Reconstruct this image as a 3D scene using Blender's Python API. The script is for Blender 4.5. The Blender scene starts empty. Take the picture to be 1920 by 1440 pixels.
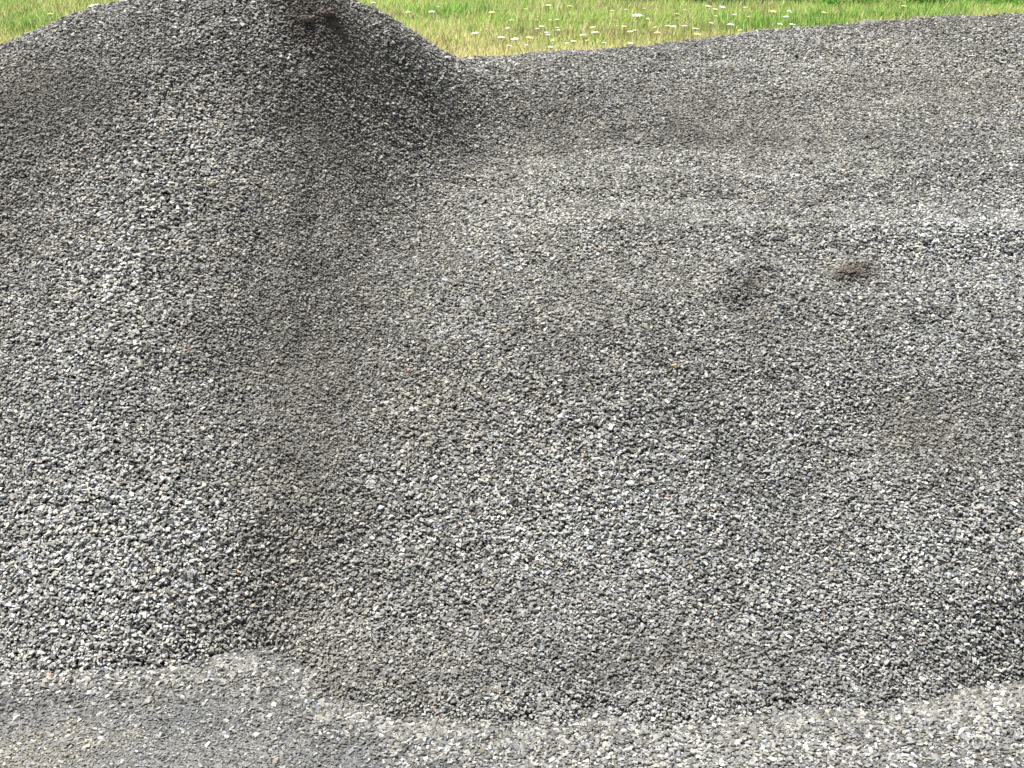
import bpy, math, random
import numpy as np

# ------------------------------------------------------------------ camera, light, exposure
S = bpy.context.scene
COL = S.collection
R = math.radians
F = 2667.0                                   # focal length in photo pixels (1920 wide)
PITCH = R(20.0); CAM_Z = 1.70
cam = bpy.data.cameras.new('camera'); cam.lens = 36.0 * F / 1920.0; cam.sensor_width = 36.0
cam.clip_start = 0.05; cam.clip_end = 2000
co = bpy.data.objects.new('camera', cam); COL.objects.link(co)
co.location = (0, 0, CAM_Z); co.rotation_euler = (R(90) - PITCH, 0, 0)
S.camera = co

SUN_EL, SUN_AZ = 68.0, -72.0                 # azimuth measured from +Y towards +X
world = bpy.data.worlds.new('World'); S.world = world; world.use_nodes = True
nt = world.node_tree
sky = nt.nodes.new('ShaderNodeTexSky'); sky.sky_type = 'NISHITA'; sky.sun_disc = False
sky.sun_elevation = R(SUN_EL); sky.sun_rotation = R(SUN_AZ)
sky.air_density = 1.0; sky.dust_density = 3.0; sky.ozone_density = 0.8
bg = nt.nodes['Background']; bg.inputs['Strength'].default_value = 0.06
hs = nt.nodes.new('ShaderNodeHueSaturation'); hs.inputs['Saturation'].default_value = 0.35    # thin white cloud veil
nt.links.new(sky.outputs[0], hs.inputs['Color']); nt.links.new(hs.outputs[0], bg.inputs['Color'])
sun = bpy.data.lights.new('sun', 'SUN'); sun.energy = 4.6; sun.angle = R(5.0); sun.color = (1.0, 0.96, 0.90)
so = bpy.data.objects.new('sun', sun); COL.objects.link(so)
so.rotation_euler = (R(90 - SUN_EL), 0, R(180 - SUN_AZ))
so.location = (0, 0, 20)
S.view_settings.view_transform = 'Standard'; S.view_settings.look = 'None'
S.view_settings.exposure = 0.86; S.view_settings.gamma = 1.0

rng = np.random.default_rng(7); random.seed(7)

# ------------------------------------------------------------------ helpers
def tag(o, label=None, cat=None, group=None, kind=None):
    if label: o['label'] = label
    if cat: o['category'] = cat
    if group: o['group'] = group
    if kind: o['kind'] = kind
    return o

def ray(u, v):
    cx = (u - 960) / F; cy = (720 - v) / F
    return cx, math.cos(PITCH) + cy * math.sin(PITCH), -math.sin(PITCH) + cy * math.cos(PITCH)

def at(u, v, y):
    d = ray(u, v); t = y / d[1]
    return (t * d[0], y, CAM_Z + t * d[2])

def at0(u, v, z=0.0):
    d = ray(u, v); t = (z - CAM_Z) / d[2]
    return (t * d[0], t * d[1], z)

class Noise:
    def __init__(s, seed):
        s.t = np.random.default_rng(seed).random((256, 256))
    def raw(s, x, y):
        xi = np.floor(x).astype(int); yi = np.floor(y).astype(int)
        fx = x - xi; fy = y - yi
        fx = fx * fx * (3 - 2 * fx); fy = fy * fy * (3 - 2 * fy)
        a = s.t[xi & 255, yi & 255]; b = s.t[(xi + 1) & 255, yi & 255]
        c = s.t[xi & 255, (yi + 1) & 255]; d = s.t[(xi + 1) & 255, (yi + 1) & 255]
        return (a * (1 - fx) + b * fx) * (1 - fy) + (c * (1 - fx) + d * fx) * fy
    def __call__(s, x, y, scale, octaves=3):
        x = np.asarray(x) / scale + 31.7; y = np.asarray(y) / scale + 57.3
        v = 0; a = 0.5; tot = 0
        for k in range(octaves):
            v = v + a * s.raw(x, y); tot += a; a *= 0.5; x = x * 2.03 + 11.1; y = y * 2.03 + 5.7
        return v / tot * 2 - 1
N1, N2, N3, N4 = Noise(1), Noise(2), Noise(3), Noise(4)

def raw_mesh(name, verts, faces_flat, loop_n, mat, col=None, smooth=False):
    me = bpy.data.meshes.new(name)
    nv = len(verts); nl = len(faces_flat); nf = nl // loop_n
    me.vertices.add(nv); me.vertices.foreach_set('co', np.ascontiguousarray(verts, dtype=np.float32).ravel())
    me.loops.add(nl); me.loops.foreach_set('vertex_index', np.ascontiguousarray(faces_flat, dtype=np.int32))
    me.polygons.add(nf); me.polygons.foreach_set('loop_start', np.arange(0, nl, loop_n, dtype=np.int32))
    me.update(calc_edges=True)
    if not smooth: me.shade_flat()
    if col is not None:
        ca = me.color_attributes.new('Col', 'FLOAT_COLOR', 'POINT')
        c4 = np.ones((nv, 4), dtype=np.float32); c4[:, :3] = col
        ca.data.foreach_set('color', c4.ravel())
    me.materials.append(mat)
    return me

def obj(name, me, parent=None):
    o = bpy.data.objects.new(name, me); COL.objects.link(o)
    if parent is not None: o.parent = parent
    return o

# ------------------------------------------------------------------ materials
def new_mat(name):
    m = bpy.data.materials.new(name); m.use_nodes = True
    n = m.node_tree; b = n.nodes['Principled BSDF']
    return m, n, b

def mat_attr(name, rough=0.85, mottle=0.25, mscale=260.0, bump=0.0, spec=0.3):
    m, n, b = new_mat(name)
    at_ = n.nodes.new('ShaderNodeAttribute'); at_.attribute_name = 'Col'
    tc = n.nodes.new('ShaderNodeTexCoord')
    no = n.nodes.new('ShaderNodeTexNoise'); no.inputs['Scale'].default_value = mscale; no.inputs['Detail'].default_value = 3
    n.links.new(tc.outputs['Object'], no.inputs['Vector'])
    mr = n.nodes.new('ShaderNodeMapRange')
    mr.inputs['To Min'].default_value = 1 - mottle; mr.inputs['To Max'].default_value = 1 + mottle
    mr.inputs['From Min'].default_value = 0.3; mr.inputs['From Max'].default_value = 0.7
    n.links.new(no.outputs[0], mr.inputs[0])
    mx = n.nodes.new('ShaderNodeVectorMath'); mx.operation = 'SCALE'
    n.links.new(at_.outputs['Color'], mx.inputs[0]); n.links.new(mr.outputs[0], mx.inputs['Scale'])
    n.links.new(mx.outputs[0], b.inputs['Base Color'])
    b.inputs['Roughness'].default_value = rough; b.inputs['Specular IOR Level'].default_value = spec
    if bump:
        bp = n.nodes.new('ShaderNodeBump'); bp.inputs['Strength'].default_value = bump; bp.inputs['Distance'].default_value = 0.002
        n.links.new(no.outputs[0], bp.inputs['Height']); n.links.new(bp.outputs[0], b.inputs['Normal'])
    return m
M_STONE = mat_attr('crushed_stone', 0.75, 0.22, 240, 0.3)
M_CLOD = mat_attr('dry_dirt', 0.95, 0.35, 120, 0.5)
M_PETAL = mat_attr('white_florets', 0.7, 0.12, 90)
M_STEM = mat_attr('stem_green', 0.7, 0.15, 30)

def mat_leafy(name):
    m, n, b = new_mat(name)
    at_ = n.nodes.new('ShaderNodeAttribute'); at_.attribute_name = 'Col'
    n.links.new(at_.outputs['Color'], b.inputs['Base Color'])
    b.inputs['Roughness'].default_value = 0.6; b.inputs['Specular IOR Level'].default_value = 0.25
    tr = n.nodes.new('ShaderNodeBsdfTranslucent'); n.links.new(at_.outputs['Color'], tr.inputs['Color'])
    ms = n.nodes.new('ShaderNodeMixShader'); ms.inputs[0].default_value = 0.5
    out = n.nodes['Material Output']
    n.links.new(b.outputs[0], ms.inputs[1]); n.links.new(tr.outputs[0], ms.inputs[2]); n.links.new(ms.outputs[0], out.inputs['Surface'])
    return m
M_GRASS = mat_leafy('grass_blades')

def mat_fines(name):
    """grit and stone dust between the stones, with gap shade in the colour"""
    m, n, b = new_mat(name)
    at_ = n.nodes.new('ShaderNodeAttribute'); at_.attribute_name = 'Col'
    tc = n.nodes.new('ShaderNodeTexCoord')
    vo = n.nodes.new('ShaderNodeTexVoronoi'); vo.inputs['Scale'].default_value = 190
    n.links.new(tc.outputs['Object'], vo.inputs['Vector'])
    sep = n.nodes.new('ShaderNodeSeparateColor'); n.links.new(vo.outputs['Color'], sep.inputs[0])
    mr = n.nodes.new('ShaderNodeMapRange'); mr.inputs['To Min'].default_value = 0.45; mr.inputs['To Max'].default_value = 1.6
    n.links.new(sep.outputs[0], mr.inputs[0])
    mx = n.nodes.new('ShaderNodeVectorMath'); mx.operation = 'SCALE'
    n.links.new(at_.outputs['Color'], mx.inputs[0]); n.links.new(mr.outputs[0], mx.inputs['Scale'])
    n.links.new(mx.outputs[0], b.inputs['Base Color'])
    bp = n.nodes.new('ShaderNodeBump'); bp.inputs['Strength'].default_value = 0.9; bp.inputs['Distance'].default_value = 0.003; bp.invert = True
    n.links.new(vo.outputs['Distance'], bp.inputs['Height']); n.links.new(bp.outputs[0], b.inputs['Normal'])
    b.inputs['Roughness'].default_value = 0.95
    return m
M_FINES = mat_fines('dust_gap_shade')

def mat_ground():
    m, n, b = new_mat('ground_surface')
    tc = n.nodes.new('ShaderNodeTexCoord')
    sp = n.nodes.new('ShaderNodeSeparateXYZ'); n.links.new(tc.outputs['Object'], sp.inputs[0])
    # packed grit
    vo = n.nodes.new('ShaderNodeTexVoronoi'); vo.inputs['Scale'].default_value = 200
    n.links.new(tc.outputs['Object'], vo.inputs['Vector'])
    sc = n.nodes.new('ShaderNodeSeparateColor'); n.links.new(vo.outputs['Color'], sc.inputs[0])
    big = n.nodes.new('ShaderNodeTexNoise'); big.inputs['Scale'].default_value = 3.2; big.inputs['Detail'].default_value = 4
    n.links.new(tc.outputs['Object'], big.inputs['Vector'])
    r1 = n.nodes.new('ShaderNodeValToRGB')
    r1.color_ramp.elements[0].position = 0.38; r1.color_ramp.elements[0].color = (0.10, 0.108, 0.118, 1)
    r1.color_ramp.elements[1].position = 0.62; r1.color_ramp.elements[1].color = (0.20, 0.195, 0.185, 1)
    n.links.new(big.outputs[0], r1.inputs[0])
    mr = n.nodes.new('ShaderNodeMapRange'); mr.inputs['To Min'].default_value = 0.6; mr.inputs['To Max'].default_value = 1.4
    n.links.new(sc.outputs[0], mr.inputs[0])
    g = n.nodes.new('ShaderNodeVectorMath'); g.operation = 'SCALE'
    n.links.new(r1.outputs[0], g.inputs[0]); n.links.new(mr.outputs[0], g.inputs['Scale'])
    # thatch and soil of the meadow
    fn = n.nodes.new('ShaderNodeTexNoise'); fn.inputs['Scale'].default_value = 9; fn.inputs['Detail'].default_value = 8
    n.links.new(tc.outputs['Object'], fn.inputs['Vector'])
    r2 = n.nodes.new('ShaderNodeValToRGB')
    r2.color_ramp.elements[0].position = 0.35; r2.color_ramp.elements[0].color = (0.07, 0.11, 0.025, 1)
    r2.color_ramp.elements[1].position = 0.66; r2.color_ramp.elements[1].color = (0.20, 0.20, 0.07, 1)
    n.links.new(fn.outputs[0], r2.inputs[0])
    edge = n.nodes.new('ShaderNodeTexNoise'); edge.inputs['Scale'].default_value = 1.1; edge.inputs['Detail'].default_value = 5
    n.links.new(tc.outputs['Object'], edge.inputs['Vector'])
    ad = n.nodes.new('ShaderNodeMath'); ad.operation = 'MULTIPLY_ADD'; ad.inputs[1].default_value = 2.0
    n.links.new(edge.outputs[0], ad.inputs[0]); n.links.new(sp.outputs['Y'], ad.inputs[2])
    st = n.nodes.new('ShaderNodeMapRange'); st.inputs['From Min'].default_value = 9.6; st.inputs['From Max'].default_value = 10.4
    n.links.new(ad.outputs[0], st.inputs[0])
    mx = n.nodes.new('ShaderNodeMix'); mx.data_type = 'RGBA'
    n.links.new(st.outputs[0], mx.inputs[0]); n.links.new(g.outputs[0], mx.inputs[6]); n.links.new(r2.outputs[0], mx.inputs[7])
    n.links.new(mx.outputs[2], b.inputs['Base Color'])
    bp = n.nodes.new('ShaderNodeBump'); bp.inputs['Strength'].default_value = 0.8; bp.inputs['Distance'].default_value = 0.003; bp.invert = True
    n.links.new(vo.outputs['Distance'], bp.inputs['Height']); n.links.new(bp.outputs[0], b.inputs['Normal'])
    b.inputs['Roughness'].default_value = 0.95
    return m
M_GROUND = mat_ground()

# ------------------------------------------------------------------ ground sheet
xs = np.concatenate([[-900, -200, -40], np.linspace(-12, 12, 25), [40, 200, 900]])
ys = np.concatenate([[-900, -100, -10], np.linspace(-2, 30, 33), [80, 250, 900]])
gx, gy = np.meshgrid(xs, ys, indexing='ij')
gv = np.stack([gx, gy, 0 * gx], -1).reshape(-1, 3)
ni, nj = gx.shape
idx = np.arange(ni * nj).reshape(ni, nj)
q = np.stack([idx[:-1, :-1], idx[1:, :-1], idx[1:, 1:], idx[:-1, 1:]], -1).reshape(-1, 4)
tag(obj('ground', raw_mesh('ground', gv, q.ravel(), 4, M_GROUND)), kind='structure')

# ------------------------------------------------------------------ shape of the heaps
P = []
# toe of both heaps (z = 0), with the surface heading below ground in front of it
toe = [(-700, 1235), (-300, 1240), (0, 1252), (200, 1266), (400, 1238), (490, 1222), (600, 1300), (720, 1345), (850, 1362),
       (1050, 1352), (1300, 1352), (1500, 1338), (1700, 1325), (1800, 1300), (1920, 1275), (2300, 1255), (2800, 1260)]
for u, v in toe:
    p = at0(u, v); P.append(p); P.append((p[0], p[1] - 0.30, -0.13))
# left heap: front face, ridge and skyline
for u, v, y in [(0, 107, 4.55), (65, 77, 4.58), (125, 48, 4.62), (195, 33, 4.66), (270, 2, 4.70), (430, -30, 4.72), (560, -38, 4.74), (620, -8, 4.76), (676, 30, 4.82),
                (740, 50, 4.88), (790, 78, 4.98), (845, 107, 5.10), (868, 118, 5.22), (0, 140, 4.95), (120, 95, 5.05), (270, 60, 5.12), (430, 30, 5.15), (600, 50, 5.15), (690, 90, 5.18), (770, 110, 5.30),
                (100, 400, 3.96), (100, 800, 3.31), (300, 250, 4.19), (300, 600, 3.57), (300, 950, 3.09), (60, 1080, 2.96),
                (480, 120, 4.46), (470, 350, 4.03), (450, 700, 3.47), (450, 1000, 3.05), (600, 100, 4.55),
                (640, 260, 4.38), (760, 180, 4.72), (-300, 150, 4.45), (-300, 600, 3.62)]:
    P.append(at(u, v, y))
# hollow between the two heaps
for u, v, y in [(880, 240, 4.86), (820, 340, 4.50), (720, 460, 4.08), (640, 620, 3.67), (600, 800, 3.33), (560, 1000, 3.04)]:
    P.append(at(u, v, y))
# right heap: front face, shoulder, upper slope and skyline
for u, v, y in [(900, 1100, 2.93), (900, 850, 3.25), (900, 620, 3.62), (950, 450, 4.02), (1000, 330, 4.50),
                (1200, 1100, 2.93), (1200, 850, 3.24), (1200, 620, 3.58), (1200, 450, 3.98), (1200, 300, 4.66), (1200, 180, 5.20),
                (1550, 1100, 2.91), (1550, 850, 3.22), (1550, 640, 3.52), (1500, 520, 3.76), (1550, 440, 4.02), (1550, 280, 4.72), (1550, 160, 5.30),
                (1880, 1100, 2.88), (1880, 850, 3.20), (1880, 640, 3.56), (1880, 440, 4.05), (1880, 250, 4.80), (1880, 120, 5.45),
                (905, 112, 5.45), (1000, 104, 5.58), (1150, 93, 5.72), (1300, 77, 5.84), (1500, 55, 5.96), (1700, 37, 6.04), (1920, 27, 6.10),
                (2300, 24, 6.10), (2300, 700, 3.45), (2300, 300, 4.60), (2800, 60, 5.70), (2800, 700, 3.40)]:
    P.append(at(u, v, y))
# backs and outer flanks
for x, y, z in [(-1.7, 5.6, 0.35), (-1.0, 5.8, 0.40), (-0.3, 6.2, 0.42), (0.4, 6.8, 0.45), (1.2, 7.1, 0.45), (2.2, 7.2, 0.45),
                (-1.7, 6.4, -0.2), (-0.3, 7.2, -0.2), (1.0, 7.9, -0.2), (2.4, 7.9, -0.2), (3.6, 7.6, -0.2),
                (-3.0, 4.2, 0.50), (-3.9, 4.2, -0.10), (-3.9, 5.6, -0.3), (-3.6, 3.0, -0.1), (4.2, 5.0, 0.60), (5.3, 5.0, -0.15), (5.2, 6.8, -0.3), (5.0, 3.2, -0.2)]:
    P.append((x, y, z))
P = np.array(P)
def tps_fit(P, lam=6e-5):
    X = P[:, :2]; n = len(X)
    d = np.linalg.norm(X[:, None] - X[None], axis=-1)
    K = np.where(d > 0, d * d * np.log(d + 1e-12), 0) + lam * np.eye(n)
    Q = np.hstack([np.ones((n, 1)), X])
    A = np.block([[K, Q], [Q.T, np.zeros((3, 3))]])
    return np.linalg.solve(A, np.concatenate([P[:, 2], np.zeros(3)]))
W = tps_fit(P)
def base_h(x, y):
    x = np.asarray(x, float); sh = x.shape; x = x.ravel(); y = np.asarray(y, float).ravel()
    out = np.empty_like(x)
    for a in range(0, len(x), 60000):
        xx = x[a:a + 60000]; yy = y[a:a + 60000]
        d2 = (xx[:, None] - P[:, 0]) ** 2 + (yy[:, None] - P[:, 1]) ** 2
        out[a:a + 60000] = (0.5 * d2 * np.log(d2 + 1e-12)) @ W[:-3] + W[-3] + W[-2] * xx + W[-1] * yy
    return out.reshape(sh)

# fine height grid, sampled bilinearly afterwards
GX0, GX1, GY0, GY1, GS = -4.3, 5.6, 2.0, 8.2, 0.02
cx_ = np.arange(GX0, GX1 + GS, GS); cy_ = np.arange(GY0, GY1 + GS, GS)
HX, HY = np.meshgrid(cx_, cy_, indexing='ij')
Hb = base_h(HX, HY)
amp = np.clip(Hb / 0.25, 0, 1)
Hb = Hb + amp * ((0.018 - .010 * np.clip((HY - 4.6) / .8, 0, 1)) * N1(HX, HY, 0.55, 3) + 0.010 * N2(HX, HY, 0.16, 3)) + 0.006 * N3(HX, HY, 0.06, 2) * np.clip(Hb / .1, .3, 1)

def bump_at(u, v, y, r, h):
    x, yy, _ = at(u, v, y)
    return h * np.exp(-(((HX - x) ** 2 + (HY - yy) ** 2) / r ** 2))
# small slump scars on the shoulder of the right heap and runnels on the left one
Hb += bump_at(1415, 500, 3.80, 0.045, 0.04) + bump_at(1365, 522, 3.77, 0.03, 0.03) - bump_at(1385, 556, 3.66, 0.035, 0.032) - bump_at(1425, 562, 3.66, 0.02, 0.02)
Hb += bump_at(1605, 496, 3.83, 0.045, 0.036) - bump_at(1585, 532, 3.73, 0.035, 0.030)
Hb += bump_at(1290, 600, 3.62, 0.04, 0.012)
Hb += bump_at(590, 22, 4.66, 0.08, 0.012) - bump_at(560, 60, 4.55, 0.05, 0.012)
# the half-height bench of the right heap: a low lip with a flatter tread behind it, and slump lines along the contour
edge_y = 4.02 + .09 * N1(HX, HX * 0, .5, 4) - .03 * np.clip(HX - .8, 0, 2)
bx = np.clip((HX - .02) / .35, 0, 1)
tt = HY - edge_y
Hb += bx * (.028 * np.exp(-(tt / .07) ** 2) - .024 * np.exp(-((tt - .26) / .14) ** 2) - .016 * np.exp(-((tt + .16) / .10) ** 2))
up = np.clip((HY - 3.9) / .3, 0, 1) * np.clip((HX + .1) / .4, 0, 1)
Hb += up * .009 * N2(HX * .22 + .1 * HY, HY, .085, 3)
Hb += amp * .006 * N4(HX * .35, HY, .07, 2)
Hb += np.exp(-(Hb / .05) ** 2) * (.018 * N3(HX, HY, .05, 2) + .012 * N1(HX, HY, .16, 2))      # ragged foot
# slide runnels that fan out down the right flank of the tall heap
ax, ay = -0.70, 4.72
ang = np.arctan2(HY - ay, HX - ax); rad = np.hypot(HX - ax, HY - ay)
wmask = np.exp(-((ang + 0.9) / 1.1) ** 2) * np.clip(rad / 0.3, 0, 1) * np.exp(-(rad / 1.5) ** 2)
Hb += 0.020 * wmask * N4(ang * 3.2, rad * 0.22, 0.24, 3)

def sample(G, x, y):
    fx = np.clip((x - GX0) / GS, 0, G.shape[0] - 1.001); fy = np.clip((y - GY0) / GS, 0, G.shape[1] - 1.001)
    i = fx.astype(int); j = fy.astype(int); a = fx - i; b = fy - j
    return (G[i, j] * (1 - a) + G[i + 1, j] * a) * (1 - b) + (G[i, j + 1] * (1 - a) + G[i + 1, j + 1] * a) * b
DX, DY = np.gradient(Hb, GS)

def hit(u, v):
    """where the line of sight through a photo pixel meets the heaps or the ground"""
    d = ray(u, v)
    for y in np.arange(2.1, 8.0, 0.004):
        t = y / d[1]; z = CAM_Z + t * d[2]
        h = max(0.0, float(sample(Hb, np.array([t * d[0]]), np.array([y]))[0]))
        if z <= h: return (t * d[0], y, h)
    return at0(u, v)

# the hollow that separates the two heaps
seam = [hit(u, v) for u, v in [(496, 1222), (540, 1080), (575, 930), (610, 760), (655, 600), (740, 440), (840, 310), (885, 200)]]
seam = [(seam[0][0], 2.0)] + [(p[0], p[1]) for p in seam] + [(at(868, 104, 5.2)[0], 5.2), (-0.12, 5.7), (-0.1, 9.0)]
sy = np.array([p[1] for p in seam]); sx = np.array([p[0] for p in seam])
def is_left(x, y): return x < np.interp(y, sy, sx)

# ------------------------------------------------------------------ fields over the heaps: stone size, dust, tone with some shading painted in
def field(blobs, x, y):
    """sum of soft spots given as (photo u, v, reach in photo pixels across, reach along the slope, amount)"""
    out = np.zeros_like(x)
    for (px, py, rx, ry, a) in blobs:
        out += a * np.exp(-(((x - px) / rx) ** 2 + ((y - py) / ry) ** 2))
    return out
def spots(lst):
    o = []
    for u, v, ru, rv, a in lst:
        c = hit(u, v); l = hit(u + ru, v); k = hit(u, v - rv)
        o.append((c[0], c[1], max(abs(l[0] - c[0]), .03), max(abs(k[1] - c[1]), .03), a))
    return o
DUST = spots([(580, 620, 150, 330, .50), (600, 250, 140, 130, .45), (640, 60, 90, 60, .7), (80, 190, 200, 90, .55), (560, 900, 90, 170, .40),  # dusty fines, whose darker colour also deepens the shaded hollow and right flank
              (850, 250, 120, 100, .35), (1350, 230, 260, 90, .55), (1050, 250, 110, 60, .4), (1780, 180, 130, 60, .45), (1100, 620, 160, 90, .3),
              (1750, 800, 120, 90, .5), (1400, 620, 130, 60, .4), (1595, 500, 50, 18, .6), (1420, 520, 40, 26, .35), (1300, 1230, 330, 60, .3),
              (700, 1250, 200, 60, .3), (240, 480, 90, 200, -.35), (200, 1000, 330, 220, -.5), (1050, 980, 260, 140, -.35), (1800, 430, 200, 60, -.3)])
TONE_SHADE = spots([(1450, 200, 520, 130, .20), (1300, 1350, 420, 26, .22), (200, 1080, 320, 200, .34), (80, 600, 140, 220, .14), (380, 230, 160, 80, .20), (1050, 980, 300, 170, .22), (1500, 420, 360, 40, .12), (1000, 350, 160, 60, .14),  # stone tone, with the up-facing bench's light and the hollow's shade painted in
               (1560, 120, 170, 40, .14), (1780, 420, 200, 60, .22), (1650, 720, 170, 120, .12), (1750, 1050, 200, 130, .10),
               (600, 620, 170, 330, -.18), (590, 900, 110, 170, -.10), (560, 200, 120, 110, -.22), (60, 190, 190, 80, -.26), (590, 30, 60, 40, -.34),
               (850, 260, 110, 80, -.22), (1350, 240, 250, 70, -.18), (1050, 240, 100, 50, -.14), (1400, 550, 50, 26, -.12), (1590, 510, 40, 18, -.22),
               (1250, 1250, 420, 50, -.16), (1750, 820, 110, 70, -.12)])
COARSE = spots([(150, 1090, 420, 230, .16), (250, 500, 200, 300, .10), (1100, 1150, 600, 250, .08), (600, 500, 140, 360, -.16), (1300, 250, 400, 120, -.06), (60, 190, 200, 90, -.12)])
WARM = spots([(820, 750, 150, 80, .5), (1080, 400, 120, 60, .4), (1590, 505, 40, 18, 1.6), (600, 25, 70, 40, 1.0), (1250, 560, 300, 60, .15), (950, 900, 150, 90, .25),
              (1800, 450, 250, 80, -.5), (1850, 950, 200, 200, -.3), (100, 250, 200, 120, -.15), (1300, 90, 400, 40, -.3), (1750, 800, 120, 80, .4)])

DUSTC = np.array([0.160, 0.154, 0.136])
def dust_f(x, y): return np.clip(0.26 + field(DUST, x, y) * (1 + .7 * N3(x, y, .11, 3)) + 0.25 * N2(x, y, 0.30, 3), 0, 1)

# cores of the heaps
def core(name, left, label):
    zz = np.maximum(Hb, -0.06)
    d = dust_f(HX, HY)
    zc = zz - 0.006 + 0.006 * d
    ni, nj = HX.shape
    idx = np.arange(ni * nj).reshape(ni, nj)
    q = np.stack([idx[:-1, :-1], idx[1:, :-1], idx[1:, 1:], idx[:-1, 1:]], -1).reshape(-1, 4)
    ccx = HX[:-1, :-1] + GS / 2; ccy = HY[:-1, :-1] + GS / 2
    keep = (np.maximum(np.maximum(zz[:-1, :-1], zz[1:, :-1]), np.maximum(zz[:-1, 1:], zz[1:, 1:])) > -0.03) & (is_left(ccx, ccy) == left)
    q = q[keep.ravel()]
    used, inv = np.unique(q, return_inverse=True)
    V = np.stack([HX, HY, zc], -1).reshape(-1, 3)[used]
    tone = 0.04 + 0.50 * d.reshape(-1)[used]  # near black where clean: shade of the gaps put into the core colour
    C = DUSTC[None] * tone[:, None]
    o = obj(name, raw_mesh(name, V, inv.ravel(), 4, M_FINES, C, smooth=True))
    tag(o, label, 'gravel heap', 'heaps of crushed gravel', 'thing')
    return o
heapL = core('gravel_heap', True, 'tall peaked grey gravel heap on the left with coarse pale stones at its foot')
heapR = core('gravel_heap', False, 'broad low grey gravel heap on the right with a shoulder halfway up')

# ------------------------------------------------------------------ stones
def hull(pts):
    import bmesh
    bm = bmesh.new()
    for p in pts: bm.verts.new(p)
    r = bmesh.ops.convex_hull(bm, input=bm.verts)
    bad = [v for v in bm.verts if not v.link_faces]
    if bad: bmesh.ops.delete(bm, geom=bad, context='VERTS')
    bmesh.ops.triangulate(bm, faces=bm.faces)
    bm.verts.index_update()
    V = np.array([v.co[:] for v in bm.verts]); T = np.array([[v.index for v in f.verts] for f in bm.faces])
    bm.free(); return V, T
PROTO = []
for k in range(36):
    r = np.random.default_rng(100 + k)
    c = np.array([[a, b, d] for a in (-1, 1) for b in (-1, 1) for d in (-1, 1)], float) * 0.5
    c *= r.uniform(0.42, 1.0, c.shape)
    if k % 3 == 0: c = np.vstack([c, r.uniform(-.55, .55, (2, 3))])
    if k % 5 == 0: c = np.delete(c, r.integers(0, 8), 0)
    dims = np.array([1.25, r.uniform(.60, .92), r.uniform(.30, .55)])
    V, T = hull(c * dims); PROTO.append((V, T))

def stone_mesh(name, pos, nrm, size, col, tilt=0.45, sink=0.0):
    n = len(pos)
    z = nrm * .45 + np.array([0, 0, .55]) + rng.normal(0, tilt, (n, 3)); z /= np.linalg.norm(z, axis=1)[:, None]
    a = rng.normal(0, 1, (n, 3)); x = a - (a * z).sum(1)[:, None] * z; x /= np.linalg.norm(x, axis=1)[:, None]
    yv = np.cross(z, x)
    pid = rng.integers(0, len(PROTO), n)
    VV, TT, CC = [], [], []; off = 0
    for k, (V, T) in enumerate(PROTO):
        s = np.where(pid == k)[0]
        if not len(s): continue
        L = V[None] * size[s][:, None, None] * rng.uniform(.8, 1.25, (len(s), 1, 3))
        w = L[:, :, 0:1] * x[s][:, None] + L[:, :, 1:2] * yv[s][:, None] + L[:, :, 2:3] * z[s][:, None] + pos[s][:, None]
        VV.append(w.reshape(-1, 3))
        TT.append((T[None] + off + (np.arange(len(s)) * len(V))[:, None, None]).reshape(-1))
        CC.append(np.repeat(col[s], len(V), axis=0)); off += len(s) * len(V)
    return raw_mesh(name, np.concatenate(VV), np.concatenate(TT), 3, M_STONE, np.concatenate(CC))

def stone_colours(x, y, lift, warm, dust, base=0.24, spread=0.50):
    n = len(x)
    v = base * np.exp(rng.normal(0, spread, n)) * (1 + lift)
    v = np.clip(v, 0.03, 0.52)
    tint = rng.normal(0, 0.035, n) + 0.035 * warm
    C = np.stack([v * (1.012 + tint), v * (1.012 + 0.25 * tint), v * (0.955 - 1.1 * tint)], -1)
    rare = rng.random(n)
    tan = rare < 0.009; C[tan] = v[tan, None] * np.array([1.15, 1.0, 0.76]) * 1.15
    rust = (rare > 0.025) & (rare < 0.0253); C[rust] = v[rust, None] * np.array([1.4, .85, .6])
    blue = (rare > 0.03) & (rare < 0.07); C[blue] = v[blue, None] * np.array([.92, .98, 1.10])
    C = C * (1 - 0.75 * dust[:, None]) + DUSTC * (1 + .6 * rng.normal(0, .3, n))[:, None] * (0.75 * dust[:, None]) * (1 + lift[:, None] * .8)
    return np.clip(C, 0.02, 0.75)

def in_view(x, y, z, m=0.12):
    dy = y * math.cos(PITCH) - (z - CAM_Z) * math.sin(PITCH)
    up = y * math.sin(PITCH) + (z - CAM_Z) * math.cos(PITCH)
    return (np.abs(x / dy) < 0.36 * (1 + m) + .04) & (up / dy < 0.36) & (up / dy > -0.36)

def scatter(cell, jitter=1.0, x0=GX0, x1=GX1, y0=GY0, y1=GY1):
    a = np.arange(x0, x1, cell); b = np.arange(y0, y1, cell)
    X, Y = np.meshgrid(a, b, indexing='ij'); n = X.size
    return X.ravel() + rng.uniform(0, cell * jitter, n), Y.ravel() + rng.uniform(0, cell * jitter, n)

CELL = 0.0042
X, Y = scatter(CELL)
keep = rng.random(len(X)) < np.where(in_view(X, Y, sample(Hb, X, Y)), 1, .30)
X, Y = X[keep], Y[keep]
Z = sample(Hb, X, Y)
k = Z > 0.0 + 0.014 * rng.normal(0, 1, len(Z)); X, Y, Z = X[k], Y[k], Z[k]
gxx = sample(DX, X, Y); gyy = sample(DY, X, Y)
ar = np.sqrt(1 + gxx ** 2 + gyy ** 2)
nr = np.stack([-gxx, -gyy, np.ones_like(X)], -1) / ar[:, None]
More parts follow.
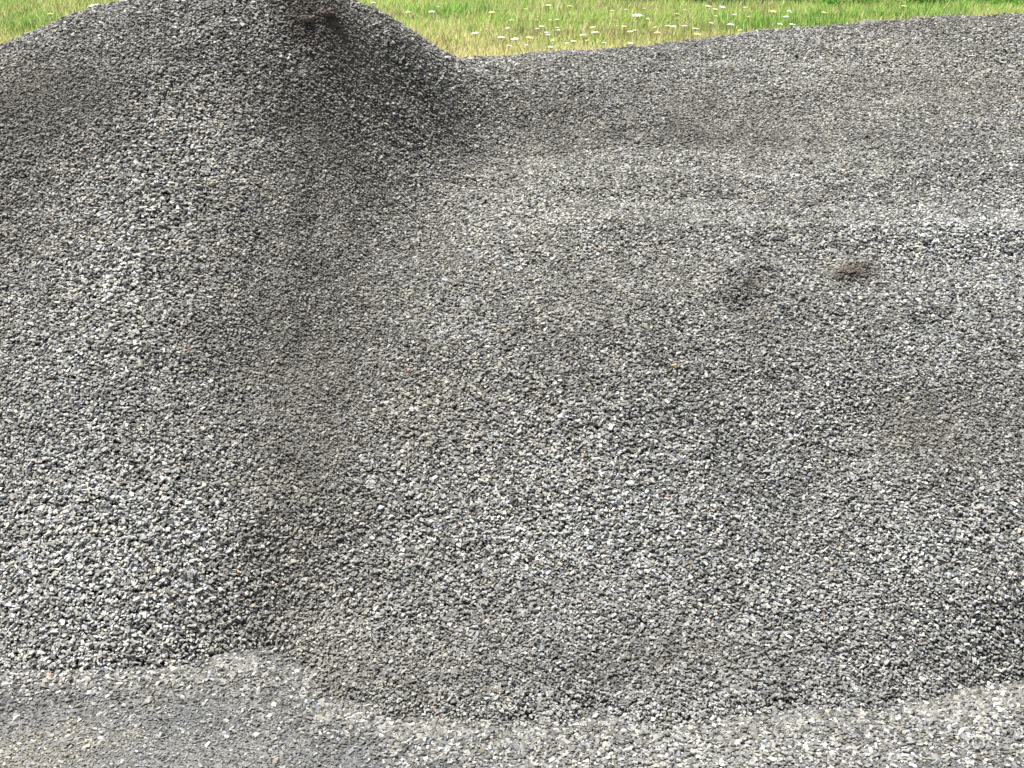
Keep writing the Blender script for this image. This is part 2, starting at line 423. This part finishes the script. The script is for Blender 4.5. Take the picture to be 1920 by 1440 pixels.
# stones facing away from every plausible viewpoint (the backs) are laid more thinly
back = (Y > 5.0) & (gyy < -0.12)
S0 = 0.0074 * (1 + field(COARSE, X, Y)) * (0.92 + .20 * np.clip(Z, 0, 1.1) + .10 * N2(X, Y, .35, 2))
vis = in_view(X, Y, Z)
want = 1.55 / (0.62 * S0 ** 2) * ar                      # stones per square metre of plan
have = np.where(vis, 1, .30) / CELL ** 2
pk = np.where(vis, np.minimum(1, want / have), np.minimum(1, .55 * want / have)) * np.where(back, .45, 1)
k = rng.random(len(X)) < pk
X, Y, Z, nr, S0, vis = X[k], Y[k], Z[k], nr[k], S0[k], vis[k]
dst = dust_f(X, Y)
size = S0 * np.exp(np.clip(rng.normal(0, 0.30, len(X)), -.8, .52)) * (1 - .12 * dst)
size = np.where(vis, size, size * 1.25)
lift = field(TONE_SHADE, X, Y) + 0.10 * N1(X, Y, 0.4, 3) + 0.14 * N4(X, Y, 0.09, 2) + .32 * np.clip((Y - 3.8) / .3, 0, 1) * np.clip((X + .1) / .4, 0, 1) * N3(X * .22, Y, .09, 3)
warm = field(WARM, X, Y) + 0.5 * N3(X, Y, 0.7, 3)
off = rng.normal(0.0008, 0.0036, len(X)) * (1 - .45 * dst)
pos = np.stack([X, Y, Z], -1) + nr * off[:, None]
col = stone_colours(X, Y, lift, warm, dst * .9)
soil = np.clip(field(spots([(590, 28, 60, 36, .85), (545, 50, 45, 22, .5), (1592, 510, 32, 14, .85), (1400, 545, 36, 22, .35), (1640, 505, 30, 12, .4)]), X, Y) * (1 + .9 * N2(X, Y, .05, 2)), 0, .85)[:, None]
col = col * (1 - soil) + np.array([.112, .099, .088]) * rng.uniform(.6, 1.25, (len(X), 1)) * soil
lf = is_left(X, Y)
print('heap stones', len(X))
for m, par in ((lf, heapL), (~lf, heapR)):
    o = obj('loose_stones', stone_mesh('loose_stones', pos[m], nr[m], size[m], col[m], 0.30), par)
    tag(o, kind='stuff')

# ------------------------------------------------------------------ gravel lying on the ground in front
PALE = spots([(1270, 1430, 330, 60, .75), (1530, 1405, 260, 40, .45), (1890, 1340, 150, 70, .75), (1750, 1410, 180, 50, .25), (900, 1425, 200, 40, .25)])
TANG = spots([(180, 1380, 170, 50, 1.0), (330, 1300, 120, 30, .5), (60, 1430, 120, 40, .8), (450, 1400, 120, 60, .25)])
def toe_h(x, y): return sample(Hb, x, y)
def ground_scatter(cell, y0, y1, x0, x1, thin):
    X, Y = scatter(cell, 1, x0, x1, y0, y1)
    h = np.where(Y > GY0, toe_h(X, Y), -1)
    z0 = np.zeros_like(X)
    k = (h < 0.004) & (rng.random(len(X)) < np.where(in_view(X, Y, z0), 1, thin)) 
    return X[k], Y[k]
X, Y = ground_scatter(0.0048, 1.7, 3.0, -2.2, 2.4, .25)
pale = np.clip(field(PALE, X, Y) + .18 * N2(X, Y, .12, 3), 0, 1)
tn = np.clip(field(TANG, X, Y) + .2 * N1(X, Y, .2, 3), 0, 1)
m = (rng.random(len(X)) < np.where(pale > .45, .62, .95))
X, Y, pale, tn = X[m], Y[m], pale[m], tn[m]
n = len(X)
isp = rng.random(n) < np.clip((pale - .12) * 1.2, 0, .92)
size = np.where(isp, 0.0077, 0.0054) * np.exp(rng.normal(0, .28, n))
big = (~isp) & (rng.random(n) < 0.012); size[big] = 0.0105 * np.exp(rng.normal(0, .2, big.sum()))
zoff = np.where(isp, rng.normal(.002, .0022, n), rng.normal(.0003, .0014, n)); zoff[big] = .002
pos = np.stack([X, Y, zoff], -1)
up = np.tile(np.array([0, 0, 1.0]), (n, 1))
lift = np.where(isp, -.04 + .30 * pale, -.40 + .42 * tn + .12 * N3(X, Y, .25, 3)) + .15 * N4(X, Y, .1, 2)
C = stone_colours(X, Y, lift, 1.2 * tn - 2.2 * (~isp) * (1 - tn), np.where(isp, .05, .40), spread=.42)
C[big] = np.clip(C[big] * 1.5, 0, .5)
for msk, nm, lab in ((~isp, 'ground_gravel', 'fine packed grey gravel with dusty tan patches covering the ground before the heaps'),
                     (isp, 'ground_gravel', 'loose pale gravel spilled over the ground along the bottom right')):
    o = obj(nm, stone_mesh(nm, pos[msk], up[msk], size[msk], C[msk], .30 if nm else .3))
    tag(o, lab, 'gravel', kind='stuff')

# stones that rolled off the toe of the heaps
tx = np.concatenate([rng.uniform(at0(u0, v0)[0], at0(u1, v1)[0], 600) for (u0, v0), (u1, v1) in zip(toe[2:-3], toe[3:-2])])
ty = np.concatenate([np.interp(rng.random(600), [0, 1], [at0(*a)[1], at0(*b)[1]]) for a, b in zip(toe[2:-3], toe[3:-2])])
ty -= np.abs(rng.normal(0, .065, len(tx)))
nn = len(tx)
o = obj('rolled_stones', stone_mesh('rolled_stones', np.stack([tx, ty, np.full(nn, .003)], -1), np.tile([0, 0, 1.0], (nn, 1)),
        .0088 * np.exp(rng.normal(0, .25, nn)), stone_colours(tx, ty, np.full(nn, -.12), np.zeros(nn), np.full(nn, .2)), .3))
tag(o, 'scattered stones rolled off the foot of the gravel heaps', 'gravel', kind='stuff')

# ------------------------------------------------------------------ single larger stones one can point to
import bmesh
def big_stone(u, v, s, colr, label, flat=.6, seed=0):
    r = np.random.default_rng(seed + 900)
    pts = r.normal(0, 1, (16, 3)); pts /= np.linalg.norm(pts, axis=1)[:, None]
    pts = np.sign(pts) * np.abs(pts) ** .8 * r.uniform(.8, 1.1, (16, 1)) * np.array([.62, .45, .45 * flat]) * s
    V, T = hull(pts)
    me = raw_mesh('stone', V, T.ravel(), 3, M_STONE, np.tile(np.array(colr), (len(V), 1)))
    o = obj('stone', me); p = hit(u, v)
    o.location = (p[0], p[1], p[2] + s * .16)
    o.rotation_euler = (r.uniform(-.3, .3) + .3 * (p[2] > .05), r.uniform(-.3, .3), r.uniform(0, 6))
    tag(o, label, 'stone')
big_stone(30, 1350, .017, (.52, .50, .47), 'single pale stone on the packed ground in the bottom left corner', seed=1)
big_stone(222, 1287, .017, (.48, .46, .43), 'pale flat stone on the ground just before the tall heap', seed=2)
big_stone(480, 1382, .018, (.50, .49, .47), 'white topped stone on dark ground below the gap between the heaps', seed=3)
big_stone(515, 1430, .020, (.34, .30, .20), 'tan stone lying on the ground at the bottom edge', seed=4)
big_stone(1254, 372, .020, (.55, .53, .48), 'pale round stone standing out on the upper slope of the broad heap', seed=5)
big_stone(400, 348, .026, (.50, .43, .31), 'cream stone standing out halfway up the tall heap', seed=6)
big_stone(1263, 690, .018, (.50, .34, .20), 'orange tan stone on the front face of the broad heap', seed=7)
big_stone(960, 752, .018, (.55, .50, .40), 'cream elongated stone at the middle of the broad heap', seed=8)

def clod(u, v, s, label, seed, colr=(.135, .117, .100), squash=.5):
    r = np.random.default_rng(seed)
    bm = bmesh.new(); bmesh.ops.create_icosphere(bm, subdivisions=4, radius=1)
    V = np.array([q.co[:] for q in bm.verts]); T = np.array([[q.index for q in f.verts] for f in bm.faces]); bm.free()
    d = 1 + .18 * N4(V[:, 0] * 2 + V[:, 2], V[:, 1] * 2 - V[:, 2], .16, 2) + .30 * N1(V[:, 0] * 1.0 + seed, V[:, 1] + 2 * V[:, 2], .9, 3) + .22 * N2(V[:, 1] + seed, V[:, 2] - V[:, 0], .28, 3) + .10 * N3(V[:, 0] + V[:, 2], V[:, 1] + V[:, 2], .10, 2)
    V = V * d[:, None] * np.array([1.0, .8, squash]) * s + .06 * s * np.random.default_rng(seed).normal(0, 1, V.shape)
    Cc = np.array(colr) * (1 + .45 * N4(V[:, 0] / s + seed, V[:, 1] / s + V[:, 2] / s, .35, 3))[:, None]
    o = obj('dirt_clod', raw_mesh('dirt_clod', V, T.ravel(), 3, M_CLOD, np.clip(Cc, .01, 1)))
    p = hit(u, v); o.location = (p[0], p[1], p[2] + .22 * s * squash); o.rotation_euler = (.35, 0, r.uniform(-.5, .5))
    tag(o, label, 'dirt clod')
clod(1590, 510, .020, 'brown dirt clod on the shoulder of the broad right heap', 3)
clod(1566, 522, .013, 'small brown dirt crumb left of the dirt clod on the right heap', 5)
clod(1612, 514, .012, 'small brown dirt crumb right of the dirt clod on the right heap', 6)
clod(610, 24, .030, 'largest dark earthy clod near the top of the tall heap', 8, (.13, .112, .098), .5)
clod(572, 40, .020, 'smaller dark earthy lump just left of the largest clod atop the tall heap', 9, (.14, .12, .105), .5)
clod(628, 48, .016, 'small earthy lump just below the largest clod atop the tall heap', 10, (.13, .11, .095), .5)
clod(1402, 535, .020, 'dark grey crusted lump left of the brown clod on the right heap', 12, (.11, .105, .095))

# ------------------------------------------------------------------ meadow grass
def grass(name, n, x0, x1, y0, y1, hfun, cfun, width):
    x = rng.uniform(x0, x1, n); y = rng.uniform(y0, y1, n)
    cl = N3(x, y, .35, 2); k = rng.random(n) < np.clip(.75 + .6 * cl, .15, 1); x, y = x[k], y[k]; n = len(x)
    h = hfun(x, y) * rng.uniform(.55, 1.25, n)
    az = rng.uniform(0, 2 * np.pi, n); lean = rng.uniform(.1, .75, n) * h
    w = width * rng.uniform(.6, 1.4, n)
    ca, sa = np.cos(az), np.sin(az); wa = az + rng.uniform(.9, 2.2, n); cw, sw = np.cos(wa) * w, np.sin(wa) * w
    b = np.stack([x, y, np.zeros(n)], -1)
    mid = b + np.stack([ca * lean * .3, sa * lean * .3, h * .58], -1)
    tip = b + np.stack([ca * lean, sa * lean, h], -1)
    wv = np.stack([cw, sw, np.zeros(n)], -1)
    V = np.stack([b - wv, b + wv, mid + wv * .8, mid - wv * .8, tip], 1).reshape(-1, 3)
    o = np.arange(n) * 5
    T = np.stack([o, o + 1, o + 2, o, o + 2, o + 3, o + 3, o + 2, o + 4], -1).ravel()
    C = np.repeat(cfun(x, y, n), 5, axis=0)
    return raw_mesh(name, V, T, 3, M_GRASS, C)
GREEN = np.array([.38, .64, .14]); DEEP = np.array([.12, .27, .06]); YEL = np.array([.62, .64, .24]); STRAW = np.array([.82, .72, .44]); BROWN = np.array([.36, .27, .18])
def near_f(x, y): return np.clip((17.2 + .05 * x + 1.5 * N1(x, y, 2.2, 3) - y) / 3.4, 0, 1)
def meadow_col(x, y, n):
    f = near_f(x, y)
    r = rng.random(n)
    pst = .07 + .27 * f; pyel = .30 + .28 * f
    c = np.where((r < pst)[:, None], STRAW, np.where((r < pst + pyel)[:, None], YEL, np.where((r > .94)[:, None], DEEP, GREEN)))
    br = (rng.random(n) < .06 + .5 * np.clip(N2(x, y, 1.2, 2), 0, 1)) & (r > .3); c = np.where(br[:, None], BROWN * 1.1, c)
    return c * rng.uniform(.7, 1.25, n)[:, None]
def meadow_h(x, y): return (.115 + .06 * N2(x, y, 1.3, 2)) * np.clip((y - 11.0) / 3.0, .35, 1)
go = obj('meadow_grass', grass('meadow_grass', 430000, -8.6, 8.6, 11.2, 23.5, meadow_h, meadow_col, .0048))
tag(go, 'sunlit green and straw coloured meadow grass growing behind the heaps', 'grass', kind='stuff')
def fringe_col(x, y, n):
    r = rng.random(n)
    c = np.where((r < .62 + .25 * np.exp(-((x + .2) / 1.6) ** 2))[:, None], STRAW * 1.12, np.where((r < .9)[:, None], YEL, GREEN)); return c * rng.uniform(.75, 1.2, n)[:, None]
fo = obj('dry_grass', grass('dry_grass', 90000, -8, 8, 9.0, 13.9, lambda x, y: .11 + 0 * x, fringe_col, .004))
tag(fo, 'pale bleached dry grass along the edge of the meadow', 'grass', kind='stuff')

def stalk_col(x, y, n):
    r = rng.random(n)
    return np.where((r < .45)[:, None], STRAW * .95, np.where((r < .75)[:, None], BROWN * 1.2, YEL)) * rng.uniform(.7, 1.2, n)[:, None]
so2 = obj('seed_stalks', grass('seed_stalks', 16000, -8.6, 8.6, 12.6, 22.5, lambda x, y: .22 + .10 * N1(x, y, 1.6, 2), stalk_col, .0042))
tag(so2, 'thin tan seed stalks standing above the meadow grass', 'grass', kind='stuff')
dg = obj('grass_tufts', grass('grass_tufts', 90000, -8.6, 8.6, 15.5, 22.5, lambda x, y: .19 * np.clip(.15 + 1.6 * N4(x, y, 1.1, 2), .05, 1), lambda x, y, n: np.where((rng.random(n) < .6)[:, None], GREEN * .85, DEEP * 1.3) * rng.uniform(.75, 1.15, n)[:, None], .006))
tag(dg, 'lusher deep green grass growing in patches through the meadow', 'grass', kind='stuff')

# ------------------------------------------------------------------ leafy weeds along the top right
def leaf_clump(u, v, w, h, d, n, cols, label, seed, cat='bush', name='leafy_bush', leaf=.03):
    r = np.random.default_rng(seed)
    p0 = at0(u, v)
    e = obj(name, None); e.location = p0
    tag(e, label, cat, 'leafy weeds beyond the meadow grass')
    V, T, C, SV, ST = [], [], [], [], []
    for i in range(14):
        bx, by = r.uniform(-w, w) * .7, r.uniform(-d, d) * .6; tx_, ty_, tz = bx * 1.5 + r.normal(0, .05), by * 1.4, h * r.uniform(.6, 1)
        k = len(SV); SV += [(bx - .006, by, 0), (bx + .006, by, 0), (bx, by + .008, 0), (tx_, ty_, tz)]
        ST += [(k, k + 1, k + 3), (k + 1, k + 2, k + 3), (k + 2, k, k + 3)]
    cl = r.uniform(-1, 1, (26, 3)) * [w, d, .5] + [0, 0, .5]
    cl[:, 2] = np.abs(cl[:, 2]) * h * (1 - .5 * (np.abs(cl[:, 0]) / w) ** 2)
    for i in range(n):
        c = cl[r.integers(0, 26)] + r.normal(0, 1, 3) * [.07, .07, .06]; c[2] = max(c[2], .02)
        a = r.normal(0, 1, 3); a /= np.linalg.norm(a); b = np.cross(a, r.normal(0, 1, 3)); b /= np.linalg.norm(b)
        L = leaf * r.uniform(.6, 1.5); k = len(V)
        V += [c - a * L, c + b * L * .42 + [0, 0, .15 * L], c + a * L, c - b * L * .42 + [0, 0, .15 * L]]
        T += [(k, k + 1, k + 2), (k, k + 2, k + 3)]
        C += [np.array(cols[r.integers(0, len(cols))]) * r.uniform(.7, 1.3)] * 4
    obj('foliage', raw_mesh('foliage', np.array(V), np.array(T).ravel(), 3, M_GRASS, np.array(C)), e)
    so_ = obj('stems', raw_mesh('stems', np.array(SV), np.array(ST).ravel(), 3, M_STEM, np.tile([.08, .10, .03], (len(SV), 1))), e); so_['kind'] = 'stuff'
dk = [(.07, .22, .06), (.10, .28, .08), (.14, .34, .10)]; br_ = [(.22, .52, .09), (.30, .58, .12), (.16, .42, .07)]
leaf_clump(1260, 13, .75, .42, .4, 2200, dk, 'dark green leafy weeds above the middle of the right heap crest', 21)
leaf_clump(1440, 13, .80, .42, .4, 2400, dk + br_, 'mixed dark and bright green weeds right of the darkest clump', 22)
leaf_clump(1640, 19, .70, .48, .4, 2200, br_, 'bright green broad leaved weeds at the top edge of the photo', 23)
leaf_clump(1790, 21, .60, .40, .35, 1900, br_ + dk[:1], 'bright green weeds with dark gaps near the top right corner', 24)
leaf_clump(1930, 17, .60, .46, .4, 1800, br_, 'rightmost bright green weed clump cut by the photo edge', 25)

# ------------------------------------------------------------------ white umbel wildflowers
def flower_parts(seed):
    r = np.random.default_rng(seed)
    h = 1.0
    # stem: a thin bent six sided tube with a few rays below the head
    V, T = [], []
    def tube(p, q_, r0, r1):
        p = np.array(p, float); q_ = np.array(q_, float); d = q_ - p; d /= np.linalg.norm(d)
        a = np.cross(d, [0.3, 1, .2]); a /= np.linalg.norm(a); b = np.cross(d, a); k = len(V)
        for c, rr in ((p, r0), (q_, r1)):
            for i in range(5):
                t = i * 2 * math.pi / 5; V.append(c + rr * (a * math.cos(t) + b * math.sin(t)))
        for i in range(5):
            j = (i + 1) % 5; T.append((k + i, k + j, k + 5 + j)); T.append((k + i, k + 5 + j, k + 5 + i))
    bend = r.normal(0, .03, 2)
    tube((0, 0, 0), (bend[0], bend[1], .24), .0035, .003); tube((bend[0], bend[1], .24), (0, 0, .42), .003, .0025)
    HV, HT = [], []
    R0 = .040
    for i in range(44):
        a = i * 2.39996; rr = R0 * math.sqrt((i + .5) / 44); c = np.array([rr * math.cos(a), rr * math.sin(a), .455 - 5 * rr * rr + r.normal(0, .0015)])
        if i % 4 == 1: tube((0, 0, .42), c - [0, 0, .003], .0012, .0008)
        s = R0 * .19 * r.uniform(.8, 1.25); k = len(HV)
        for j in range(6):
            t = j * math.pi / 3 + r.uniform(0, .4); HV.append(c + [s * math.cos(t), s * math.sin(t), -.002])
        HV.append(c + [0, 0, .0035]); HV.append(c - [0, 0, .005])
        for j in range(6):
            HT.append((k + j, k + (j + 1) % 6, k + 6)); HT.append((k + (j + 1) % 6, k + j, k + 7))
    st = raw_mesh('stem', np.array(V), np.array(T).ravel(), 3, M_STEM, np.tile([.30, .40, .14], (len(V), 1)))
    hd = raw_mesh('flower_head', np.array(HV), np.array(HT).ravel(), 3, M_PETAL, np.tile([.74, .75, .66], (len(HV), 1)))
    return st, hd
kinds = [flower_parts(s) for s in range(4)]
yel = []
for s in range(2):
    st, hd = flower_parts(10 + s); ca = hd.color_attributes['Col']
    ca.data.foreach_set('color', np.tile([.70, .62, .30, 1], len(hd.vertices)).astype(np.float32)); yel.append((st, hd))
protos = []
for st, hd in kinds + yel:
    e = bpy.data.objects.new('umbel_wildflower', None)
    a = bpy.data.objects.new('stem', st); b = bpy.data.objects.new('flower_head', hd)
    protos.append((e, a, b))
def put_flower(u, v, size, label, yellow=False):
    e, a, b = protos[random.randrange(4, 6) if yellow else random.randrange(0, 4)]
    s = (random.uniform(.6, 1.25) if size < 1.2 else 1.0) * size
    x, y, z = at0(u, v, .455 * s)               # head height above the meadow
    r = e.copy(); COL.objects.link(r); r.location = (x, y, 0); r.scale = (s, s, s)
    r.rotation_euler = (random.uniform(-.14, .2) , random.uniform(-.14, .14), random.uniform(0, 6))
    for c in (a, b):
        k = c.copy(); COL.objects.link(k); k.parent = r
    tag(r, label, 'flower', 'white umbel wildflowers in the meadow' if not yellow else 'faded cream umbel wildflowers in the meadow')
LBL = 'small white umbel wildflower on a thin stem in the meadow behind the saddle'
named = {(1190, 26): 'largest bright white umbel in the green grass above the broad heap',
         (1363, 44): 'rightmost of the wide white umbels low over the right heap crest'}
white = [(1030, 9), (960, 37), (1045, 36), (1190, 26), (1285, 18), (1205, 5+10), (1216, 34), (1285, 30+18), (1325, 41), (1263, 48), (1249, 48), (1234, 50), (1304, 53),
         (1185, 58), (1192, 56), (1023, 60), (1024, 64), (1043, 51), (1049, 55), (942, 68), (974, 70), (1031, 74), (1031, 87), (1122, 49), (1076, 48+28), (1064, 79), (1134, 79),
         (1340, 29), (1336, 16), (1375, 27), (1363, 44), (1478, 22), (1477, 30), (1456, 43), (1476, 44), (1483, 18), (1010, 53), (812, 20), (958, 51), (1010, 48), (1120, 60), (1099, 64), (1181, 78), (822, 12),
         (700, 4), (770, 22), (945, 84), (988, 84), (1320, 10), (1350, 10), (900, 60)]
def zone(u, v, kind):
    a = 'left of the tall heap' if u < 300 else 'just right of the tall heap' if u < 900 else 'above the dip between the heaps' if u < 1110 else 'over the left half of the broad heap crest' if u < 1300 else 'over the middle of the broad heap crest'
    b = 'high in the grass' if v < 32 else 'midway up the grass' if v < 58 else 'low in the grass'
    return f'{kind}, {b}, {a}'
for u, v in white: put_flower(u, v, .66 if (u, v) not in named else .9, named.get((u, v), zone(u, v, 'small white umbel')))
for u, v, s, l in [(170, 8, 1.5, 'leftmost white umbel of the cluster over the left shoulder of the tall heap'), (186, 14, 1.5, 'lowest white umbel of the cluster over the left shoulder of the tall heap'),
                   (206, 5, 1.9, 'largest white umbel of the cluster over the left shoulder of the tall heap'), (226, 9, 1.4, 'rightmost white umbel of the cluster over the left shoulder of the tall heap')]:
    put_flower(u, v, s, l)
for u, v in [(1174, 17), (1149, 19), (1060, 10), (1032, 36), (1005, 37), (1147, 37), (1169, 47), (1263, 25), (1265, 34), (1233, 60), (1108, 74), (990, 16), (925, 20), (1410, 30), (1395, 55), (1300, 62), (1152, 48), (985, 68),
             (1440, 18), (1540, 22), (1390, 12), (1690, 10), (120, 40), (60, 62), (90, 25), (150, 30), (190, 20)]:
    put_flower(u, v, .65, zone(u, v, 'faded cream umbel'), True)
